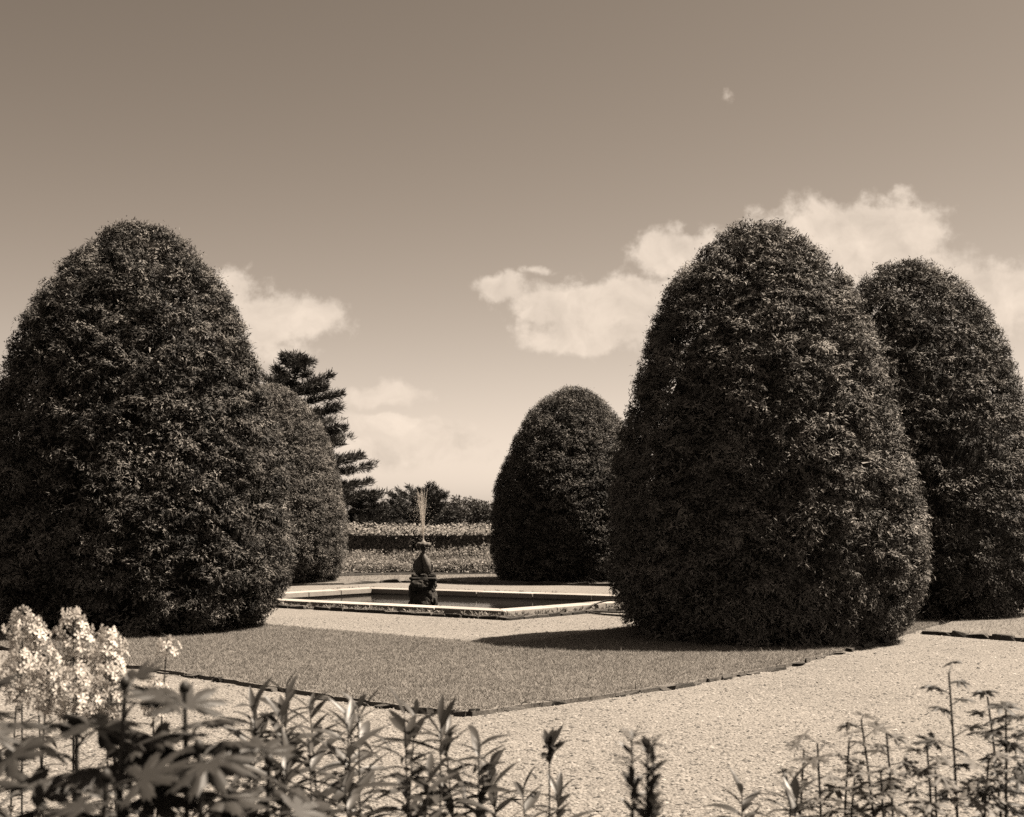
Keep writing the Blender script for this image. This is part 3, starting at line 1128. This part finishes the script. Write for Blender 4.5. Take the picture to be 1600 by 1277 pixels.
# ------------------------------------------------------------------ rose bushes
def rose_bush(loc, h, w, seed, blooms, label, group):
    r = np.random.default_rng(seed)
    root = empty('rose_bush', loc)
    tag(root, label, 'rose bush', group)
    n = 1900
    nc = 46
    cen = np.column_stack([r.normal(size=nc) * w * .42, r.normal(size=nc) * w * .34, h * (0.12 + .8 * r.random(nc))])
    k = r.integers(0, nc, n)
    p = cen[k] + r.normal(size=(n, 3)) * np.array([.11, .11, .08])
    p[:, 2] = np.clip(p[:, 2], 0.02, h * 1.1)
    ax = unit(np.column_stack([p[:, 0], p[:, 1], np.full(n, .35)]) + r.normal(size=(n, 3)) * .5)
    nl = unit(np.array([0, -.1, 1.0]) + r.normal(size=(n, 3)) * .6)
    L = r.uniform(.05, .11, n)
    v, f = shards(p, ax, nl, L, L * .55, .15)
    np_obj('foliage', [(v, f, np.repeat(np.clip(r.normal(.5, .2, n), 0, 1), 4))], 'rose_leaf', root, kind='stuff')
    ch = []
    for i in range(7):
        a = r.uniform(0, 6.28)
        ch.append((*tube([(0, 0, -.03), (math.cos(a) * w * .2, math.sin(a) * w * .2, h * .5), (math.cos(a) * w * .4, math.sin(a) * w * .4, h * .95)], [.012, .008, .004], 5), None))
    np_obj('cane', ch, 'plant_stem', root)
    bp = np.column_stack([r.normal(size=blooms) * w * .42, r.normal(size=blooms) * w * .34 - .1, h * (.45 + .62 * r.random(blooms))])
    pp = np.repeat(bp, 9, 0)
    th = r.uniform(0, 6.28, len(pp)); el = r.uniform(.1, 1.4, len(pp))
    ax = np.column_stack([np.cos(th) * np.cos(el), np.sin(th) * np.cos(el), np.sin(el)])
    v, f = shards(pp, ax, unit(np.array([0, 0, 1.0]) + r.normal(size=(len(pp), 3)) * .4), r.uniform(.03, .05, len(pp)), r.uniform(.03, .05, len(pp)), .3)
    np_obj('bloom_cluster', [(v, f, None)], 'petal', root, kind='stuff')


rq = random.Random(4)
k = 0
for row, (yy, h0) in enumerate([(40.3, 0.27), (41.6, 0.38), (43.0, 0.44)]):
    x = -8.2 + 0.4 * row
    while x < 1.2:
        h = h0 * rq.uniform(.55, 1.55)
        if row == 2 and -1.9 < x < -1.0: h *= 0.75
        if row >= 1 and x > -1.3: h *= 1.35
        rose_bush((x, yy + rq.uniform(-.25, .25), 0.03), h, rq.uniform(.75, 1.05), 700 + k, rq.choice([3, 6, 10, 14]),
                  ('low pale rose bush along the lawn side of the rose bed', 'pale leafy rose bush in the middle of the rose bed', 'tall pale rose bush close against the dark hedge')[row],
                  ('low roses along the front of the bed', 'roses in the middle of the bed', 'roses against the hedge')[row])
        x += rq.uniform(.75, 1.1)
        k += 1


# ------------------------------------------------------------------ far trees
def pine(loc, H, Rb, label, seed, tiers, asc, tuft=0.35, top_round=0.55, crown_from=0.1):
    r = np.random.default_rng(seed)
    root = empty('pine_tree', loc)
    tag(root, label, 'pine tree')
    ch = []
    zs = np.linspace(0, H * .97, 9)
    ch.append((*tube([(0.06 * math.sin(z * 1.3 + seed), 0.05 * math.cos(z), z - (0.1 if z == 0 else 0)) for z in zs], [max(.02, H * .022 * (1 - z / H)) for z in zs], 8), None))
    P, A, T = [], [], []
    for i in range(tiers):
        t = (i + r.uniform(-.2, .2)) / tiers
        z = H * (crown_from + (0.97 - crown_from) * max(t, 0))
        L = Rb * (1 - max(t, 0)) ** top_round
        nb = r.integers(4, 7)
        a0 = r.uniform(0, 6.28)
        for b in range(nb):
            az = a0 + 6.283 * b / nb + r.uniform(-.35, .35)
            ln = L * r.uniform(.55, 1.15)
            e0 = asc + r.uniform(-.12, .15) + 0.5 * max(t - .7, 0)
            m = 9
            ss = np.linspace(0, 1, m)
            bx = np.column_stack([np.cos(az) * ln * ss * math.cos(e0), np.sin(az) * ln * ss * math.cos(e0), z + ln * (math.sin(e0) * ss + 0.12 * ss ** 2)])
            ch.append((*tube(bx, [max(.01, H * .006 * (1 - s_)) + .006 for s_ in ss], 5), None))
            nt = max(6, int(ln * 9 / max(tuft, .2) * .95))
            for q in range(nt):
                s_ = r.uniform(.28, 1.02)
                base = np.array([np.interp(s_, ss, bx[:, c]) for c in range(3)])
                lat = r.normal() * ln * .20 * (1.15 - .5 * s_)
                base = base + np.array([-np.sin(az) * lat, np.cos(az) * lat, r.normal() * .05 * tuft + abs(lat) * .05])
                nn = 16
                d = unit(np.array([np.cos(az) * .8, np.sin(az) * .8, .55]) + r.normal(size=(nn, 3)) * .55)
                P.append(base + r.normal(size=(nn, 3)) * tuft * .16)
                A.append(d)
    P = np.concatenate(P); A = np.concatenate(A); n = len(P)
    L = r.uniform(.5, 1.1, n) * tuft
    v, f = shards(P, A, unit(r.normal(size=(n, 3)) + np.array([0, 0, .6])), L, L * .12, .1)
    np_obj('crown', [(v, f, np.repeat(r.random(n), 4))], 'pine_needle', root, kind='stuff')
    np_obj('trunk', ch, 'bark', root)


def broad_tree(loc, H, Rc, label, seed, leaf=0.3, n=5200, group='round trees far beyond the hedge'):
    r = np.random.default_rng(seed)
    root = empty('broadleaf_tree', loc)
    tag(root, label, 'tree', group)
    ch = [(*tube([(0, 0, -.1), (.05, 0, H * .3), (0, .1, H * .6), (.1, 0, H * .85)], [H * .03, H * .024, H * .015, .03], 8), None)]
    nc = 34
    d = unit(r.normal(size=(nc, 3)))
    cen = d * (r.random(nc) ** .4)[:, None] * np.array([Rc, Rc, H * .40]) * .82 + np.array([0, 0, H * .58])
    cr = r.uniform(.18, .34, nc) * Rc
    for c in cen[:12]:
        ch.append((*tube([(0, 0, H * .3), (c[0] * .5, c[1] * .5, (H * .35 + c[2]) * .5), tuple(c)], [H * .012, H * .008, .01], 5), None))
    k = r.integers(0, nc, n)
    dd = unit(r.normal(size=(n, 3)))
    p = cen[k] + dd * (cr[k] * r.random(n) ** .35)[:, None]
    ax = unit(dd + r.normal(size=(n, 3)) * .6)
    nl = unit(dd + np.array([0, 0, .8]) + r.normal(size=(n, 3)) * .5)
    L = r.uniform(.6, 1.3, n) * leaf
    v, f = shards(p, ax, nl, L, L * .6, .15)
    np_obj('crown', [(v, f, np.repeat(np.clip(r.normal(.5, .2, n), 0, 1), 4))], 'far_leaf', root, kind='stuff')
    np_obj('trunk', ch, 'bark', root)


pine((-14.6, 90, -.25), 13.7, 6.3, 'tall dark pine with tiered branches rising beyond the clipped yews', 81, 19, 0.05, 0.55, 0.70, 0.10)
pine((-9.5, 88, -.25), 3.9, 2.4, 'small bushy pine at the foot of the tall pine', 82, 8, 0.32, 0.42, 0.7, 0.05)
pine((-6.8, 100, -.25), 4.1, 3.1, 'low wide pine with rising limbs behind the fountain jet', 83, 7, 0.50, 0.42, 0.45, 0.05)
rt = random.Random(6)
far = [(-3.9, 205, 4.9, 3.2), (-6.6, 215, 5.3, 3.2), (-9.5, 208, 5.6, 3.4), (-13, 215, 4.6, 3.2), (-16.5, 218, 3.6, 2.8), (-20.0, 214, 3.3, 2.6), (-23.5, 220, 3.6, 2.8), (-1.0, 212, 5.5, 3.4),
       (3, 215, 5.2, 3.3), (-28, 218, 4.5, 3.2), (-35, 216, 5.5, 3.6), (-43, 220, 5.8, 3.6), (-52, 222, 5.2, 3.6), (9, 222, 5.4, 3.4), (16, 218, 5.8, 3.6), (24, 220, 5.5, 3.6), (33, 224, 5.6, 3.6), (43, 220, 5.8, 3.8), (54, 222, 5.9, 3.8)]
for i, (x, y, h, rc) in enumerate(far):
    broad_tree((x, y, -.28), h, rc, 'low rounded leafy tree in the far row beyond the hedge', 900 + i, 0.34, 3200)


# ------------------------------------------------------------------ foreground plants
def leaf_blade(name, L, W, fold, droop, mat, segs=7, shape=1.0, wave=0.0):
    """lanceolate leaf along +X, folded on its midrib"""
    vs, fs = [], []
    for i in range(segs + 1):
        t = i / segs
        w = W * 0.5 * (math.sin(math.pi * min(1.0, t ** 0.8)) ** shape) * (1 if i < segs else 0) + 0.0006
        z = -droop * L * t * t + 0.12 * L * t
        x = L * t * (1 - 0.25 * droop * t)
        wz = wave * W * math.sin(t * 9)
        vs += [(x, -w, z + fold * w + wz), (x, 0, z), (x, w, z + fold * w - wz)]
        if i:
            b = 3 * i
            fs += [(b - 3, b - 2, b + 1, b), (b - 2, b - 1, b + 2, b + 1)]
    me = np_mesh(name, [(np.array(vs), np.array(fs), None)], True)
    me.materials.append(MATS[mat])
    return me


def lobed_leaf(name, size, lobes, mat, depth=0.45, cup=0.25, spread=5.2, narrow=1.0, teeth=0.08):
    """palmate leaf: base at origin, middle lobe along +X"""
    vs = [(0, 0, 0)]
    m = lobes * 10
    rl = random.Random(int(size * 1000) + lobes)
    for i in range(m + 1):
        t = i / m
        a = -spread / 2 + spread * t
        ph = (t * lobes) % 1.0
        lobe = abs(math.sin(math.pi * t * lobes)) ** narrow
        mid = 0.72 + 0.28 * math.cos(a * 0.55)
        rr_ = size * mid * (1 - depth + depth * lobe) * (1 + teeth * (1 if i % 2 else -1) + rl.uniform(-.04, .04))
        z = cup * size * (lobe - 0.5) * 0.35 - cup * rr_ * rr_ / size * 0.6
        vs.append((rr_ * math.cos(a), rr_ * math.sin(a), z))
    # middle ring for curvature
    ring = []
    for i in range(m + 1):
        x, y, z = vs[1 + i]
        ring.append((x * .55, y * .55, z * .25 + cup * size * .10))
    vs += ring
    fs3 = [(0, 2 + m + i, 3 + m + i) for i in range(m)]
    fs4 = [(2 + m + i, 1 + i, 2 + i, 3 + m + i) for i in range(m)]
    v = np.array(vs)
    me = np_mesh(name, [(v, np.array(fs3), None), (v, np.array(fs4), None)], True)
    me.materials.append(MATS[mat])
    return me


def place_leaf(name, mesh, parent, at, az, el, sc, roll=0.0):
    o = bpy.data.objects.new(name, mesh)
    o.rotation_mode = 'QUATERNION'
    q = Quaternion((0, 0, 1), az) @ Quaternion((0, 1, 0), -el) @ Quaternion((1, 0, 0), roll)
    o.rotation_quaternion = q
    o.location = at
    o.scale = (sc, sc, sc)
    return link(o, parent)


def stem(parent, pts, rad, mat='plant_stem', name='stem'):
    v, f = tube(pts, rad, 7)
    return np_obj(name, [(v, f, np.full(len(v), .5))], mat, parent, smooth=True)


LILY = [leaf_blade('leaf', 0.14, 0.026, .35, dr, 'lily_leaf', 8, 0.85) for dr in (0.15, 0.4, 0.75)]


def lily(x, y, ztop, seed, big=1.0):
    r = random.Random(seed)
    root = empty('lily_plant', (x, y, 0.04))
    if ztop < 0.87:
        tag(root, 'short lily shoot with narrow leaves, lower than the other lilies of the flower bed', 'plant', 'short lily shoots in the near flower bed')
    else:
        tag(root, 'upright leafy lily stem with narrow pointed leaves in the near flower bed', 'plant', 'lily stems in the near flower bed')
    h = ztop - 0.04
    lx, ly = r.uniform(-.05, .05), r.uniform(-.05, .05)
    pt = lambda t: Vector((lx * t * t, ly * t * t, h * t))
    stem(root, [pt(t)[:] for t in np.linspace(0, 1, 9)], [0.0048 * (1 - .6 * t) for t in np.linspace(0, 1, 9)])
    n = 30
    ang = r.uniform(0, 6.28)
    for i in range(n):
        t = 0.45 + 0.55 * (i / (n - 1)) ** 0.85
        ang += 2.3 + r.uniform(-.3, .3)
        top = max(0, (t - .90) / .10)
        el = 0.40 + r.uniform(-.3, .35) + top * 0.40
        mesh = r.choice(LILY) if top < .3 else LILY[r.choice((0, 0, 1))]
        place_leaf('leaf', mesh, root, pt(t), ang, el, big * r.uniform(.85, 1.25) * (1 - .30 * top), r.uniform(-.5, .5))


for i, (x, y, z) in enumerate([
        (-0.70, 4.15, 1.07), (-0.67, 4.0, 1.03), (-0.79, 4.1, 1.04), (-0.62, 4.4, .99), (-0.46, 4.1, 1.02), (-0.43, 3.7, 1.04), (-0.34, 4.2, .99),
        (-0.30, 3.95, 1.02), (-0.21, 3.9, 1.01), (-0.155, 4.0, .965), (-0.10, 4.05, .93), (-0.55, 3.8, .98), (-0.86, 4.3, 1.0), (-0.53, 4.3, .95),
        (-0.26, 3.6, .93), (-0.40, 3.5, .90), (-0.65, 3.6, .95), (-0.02, 4.1, .85), (-0.75, 3.5, .96),
        (0.06, 4.0, .78), (0.16, 4.2, .74), (0.72, 4.2, .74), (0.80, 4.0, .78), (0.87, 4.2, .77)]):
    lily(x, y, z, 40 + i)

LOBED = [lobed_leaf('leaf', s, 7, 'broad_leaf', .55, c, 4.6, 1.1, .10) for s, c in ((.11, .2), (.13, .45), (.10, .1))]


def broad_plant(x, y, ztop, seed, n=15, sc=1.0):
    r = random.Random(seed)
    root = empty('hollyhock', (x, y, 0.04))
    tag(root, 'dark hollyhock with large lobed leaves in the near flower bed', 'plant', 'hollyhocks in the near flower bed')
    h = ztop - .04
    lx, ly = r.uniform(-.04, .04), r.uniform(-.04, .04)
    pt = lambda t: Vector((lx * t * t, ly * t, h * t))
    stem(root, [pt(t)[:] for t in np.linspace(0, 1, 9)], [0.011 * (1 - .55 * t) for t in np.linspace(0, 1, 9)])
    ang = r.uniform(0, 6.28)
    for i in range(n):
        t = .52 + .46 * i / (n - 1)
        ang += 2.4 + r.uniform(-.35, .35)
        b = pt(t)
        pl = r.uniform(.06, .13) * (1.25 - t * .6)
        d = Vector((math.cos(ang), math.sin(ang), r.uniform(.3, .9))).normalized()
        tip = b + d * pl
        stem(root, [b[:], ((b + tip) / 2 + Vector((0, 0, .008)))[:], tip[:]], [.0035, .003, .0022], name='leaf_stalk')
        place_leaf('leaf', r.choice(LOBED), root, tip, ang, r.uniform(-.35, .55), sc * r.uniform(.65, 1.05) * (1.15 - .35 * (t - .5)), r.uniform(-.6, .6))
    # bud at the tip
    v, f = lathe([(0, 0), (.008, .004), (.012, .012), (.010, .02), (.004, .027), (0, .028)], 10, .03)
    np_obj('bud', [(v + np.array(pt(1)), f, None)], 'broad_leaf', root, smooth=True)


for i, (x, y, z) in enumerate([(-0.82, 2.75, 1.255), (-0.67, 2.80, 1.235), (-1.02, 2.7, 1.19), (-0.60, 2.65, 1.14), (-0.80, 2.55, 1.10), (-0.95, 2.95, 1.12), (-1.12, 2.9, 1.22), (-0.545, 2.9, 1.07)]):
    broad_plant(x, y, z, 70 + i)


# white phlox
def floret_mesh():
    vs, fs = [(0, 0, 0)], []
    for k in range(5):
        a = 2 * math.pi * k / 5
        b = len(vs)
        for (rr_, da, z) in ((.007, -.45, .002), (.0145, -.38, .003), (.017, 0, .0), (.0145, .38, .003), (.007, .45, .002)):
            vs.append((z + .001, rr_ * math.cos(a + da), rr_ * math.sin(a + da)))
        fs += [(0, b, b + 1), (0, b + 1, b + 2), (0, b + 2, b + 3), (0, b + 3, b + 4)]
    me = np_mesh('floret', [(np.array(vs, dtype=float), np.array(fs), None)], False)
    me.materials.append(MATS['petal'])
    return me


FLORET = floret_mesh()
PHLOX = [leaf_blade('leaf', 0.09, 0.022, .3, dr, 'pale_leaf', 6, .85) for dr in (.2, .6)]


def phlox(x, y, ztop, hh, hw, seed, count):
    r = random.Random(seed)
    root = empty('white_phlox', (x, y, .04))
    tag(root, 'white phlox with a full flower head in the near flower bed', 'flower', 'white phlox in the near flower bed')
    if count < 15:
        tag(root, 'thin white phlox stem with only a few florets, apart from the full heads', 'flower')
    h = ztop - .04
    lx = r.uniform(-.05, .05)
    pt = lambda t: Vector((lx * t * t, 0, h * t))
    stem(root, [pt(t)[:] for t in np.linspace(0, 1, 8)], [.005 * (1 - .5 * t) for t in np.linspace(0, 1, 8)])
    head = empty('flower_head', (0, 0, 0))
    head.parent = root
    base = pt(1) - Vector((0, 0, hh))
    ch = []
    count = int(count * 1.6)
    hw *= 1.2
    for k in range(count):
        t = (k + .5) / count
        zz = t
        rad = hw * (math.sin(math.pi * (0.12 + .80 * zz)) ** .8) * r.uniform(.55, 1.08)
        a = k * 2.4 + r.uniform(-.3, .3)
        p = base + Vector((rad * math.cos(a), rad * math.sin(a), hh * zz + r.uniform(-.01, .01)))
        place_leaf('floret', FLORET, head, p, a, r.uniform(-.1, .7), r.uniform(.85, 1.35), r.uniform(0, 6))
        ch.append((*tube([(base.x, base.y, base.z + hh * zz * .7), tuple(p)], [.0012, .0009], 4), None))
    np_obj('flower_stalk', ch, 'plant_stem', root)
    ang = r.uniform(0, 6)
    for i in range(14):
        t = .45 + .42 * i / 13
        ang += 1.9
        place_leaf('leaf', r.choice(PHLOX), root, pt(t), ang, r.uniform(-.1, .5), r.uniform(.7, 1.1), r.uniform(-.3, .3))


for i, (x, y, z, hh, hw, c) in enumerate([(-1.60, 4.9, 1.27, .21, .060, 46), (-1.74, 5.0, 1.235, .20, .065, 44), (-1.49, 4.95, 1.20, .19, .060, 44), (-1.42, 4.85, 1.18, .19, .055, 42),
                                          (-1.315, 4.95, 1.16, .06, .035, 9), (-1.66, 4.7, 1.12, .20, .07, 46), (-1.53, 4.7, 1.08, .18, .07, 40), (-1.38, 4.75, 1.08, .18, .06, 40), (-1.80, 4.8, 1.14, .20, .07, 44),
                                          (-1.26, 4.7, 1.04, .12, .05, 24), (-1.86, 5.1, 1.26, .20, .06, 40)]):
    phlox(x, y, z, hh, hw, 120 + i, c)

# delphiniums
DELPH = [lobed_leaf('leaf', s, 5, 'pale_leaf', .74, c, 4.4, 1.5, .12) for s, c in ((.075, .3), (.065, .6), (.085, .15))]
DELPH_D = [lobed_leaf('leaf', s, 5, 'broad_leaf', .74, c, 4.4, 1.5, .12) for s, c in ((.075, .3), (.068, .6), (.08, .15))]


def delphinium(x, y, ztop, seed, dark, n=16):
    r = random.Random(seed)
    root = empty('delphinium', (x, y, .04))
    tag(root, ('dark delphinium with finely cut leaves beside the gravel path' if dark else 'pale young delphinium with finely cut leaves beside the gravel path'),
        'plant', 'dark delphiniums by the path' if dark else 'pale delphiniums by the path')
    if ztop > 1.05:
        tag(root, 'tallest dark delphinium, rising above the others beside the gravel path', 'plant')
    h = ztop - .04
    lx, ly = r.uniform(-.06, .06), r.uniform(-.05, .05)
    pt = lambda t: Vector((lx * t * t, ly * t * t, h * t))
    stem(root, [pt(t)[:] for t in np.linspace(0, 1, 8)], [.0065 * (1 - .5 * t) for t in np.linspace(0, 1, 8)])
    ang = r.uniform(0, 6)
    meshes = DELPH_D if dark else DELPH
    for i in range(n):
        t = .5 + .5 * i / (n - 1)
        ang += 2.4 + r.uniform(-.4, .4)
        b = pt(t)
        pl = r.uniform(.05, .10) * (1.5 - t)
        d = Vector((math.cos(ang), math.sin(ang), r.uniform(.2, .9))).normalized()
        tip = b + d * pl
        stem(root, [b[:], tip[:]], [.002, .0015], name='leaf_stalk')
        place_leaf('leaf', r.choice(meshes), root, tip, ang, r.uniform(-.5, .3), r.uniform(.7, 1.1) * (1.2 - .4 * t), r.uniform(-.4, .4))


for i, (x, y, z, dk) in enumerate([(1.47, 4.4, 1.10, True), (1.58, 4.3, .99, True), (1.66, 4.5, 1.0, True), (1.54, 4.2, .90, True), (1.64, 4.0, .92, True), (1.20, 4.35, .945, False), (1.28, 4.45, .90, False),
                                   (1.00, 4.3, .89, False), (1.10, 4.5, .86, False), (1.36, 4.3, .88, False), (0.93, 4.4, .84, False), (1.44, 4.15, .86, False), (1.30, 4.1, .84, False),
                                   (1.15, 4.1, .83, False), (1.02, 4.15, .80, False), (1.58, 3.9, .88, False), (1.74, 4.3, .95, True)]):
    delphinium(x, y, z, 160 + i, dk)

# two short tufts standing alone in front of the path
TUFT = [leaf_blade('leaf', 0.075, 0.022, .3, dr, 'lily_leaf', 5, .8) for dr in (.05, .35)]
for i, (x, y, z, n, lab) in enumerate([(0.117, 4.2, .90, 15, 'small spiky shoot with thin spread leaves rising alone before the gravel path'),
                                       (0.285, 2.95, 1.12, 34, 'blunt leafy shoot with crowded short leaves rising alone before the gravel path')]):
    r = random.Random(200 + i)
    root = empty('young_shoot', (x, y, .04))
    tag(root, lab, 'plant')
    h = z - .04
    for s_ in ((0,) if i == 0 else (-.022, .012, .026)):
        stem(root, [(s_ * .5, 0, 0), (s_ * .7, 0, h * .6), (s_, 0, h)], [.004, .003, .002])
        for k in range(n if i == 0 else 34):
            t = 1 - (.08 if i == 0 else .22) * r.random()
            place_leaf('leaf', r.choice(TUFT), root, Vector((s_, 0, h * t)), r.uniform(0, 6.28), r.uniform(.2, 1.1), r.uniform(.6, 1.0) * (1.3 if i == 0 else .75), r.uniform(-.5, .5))
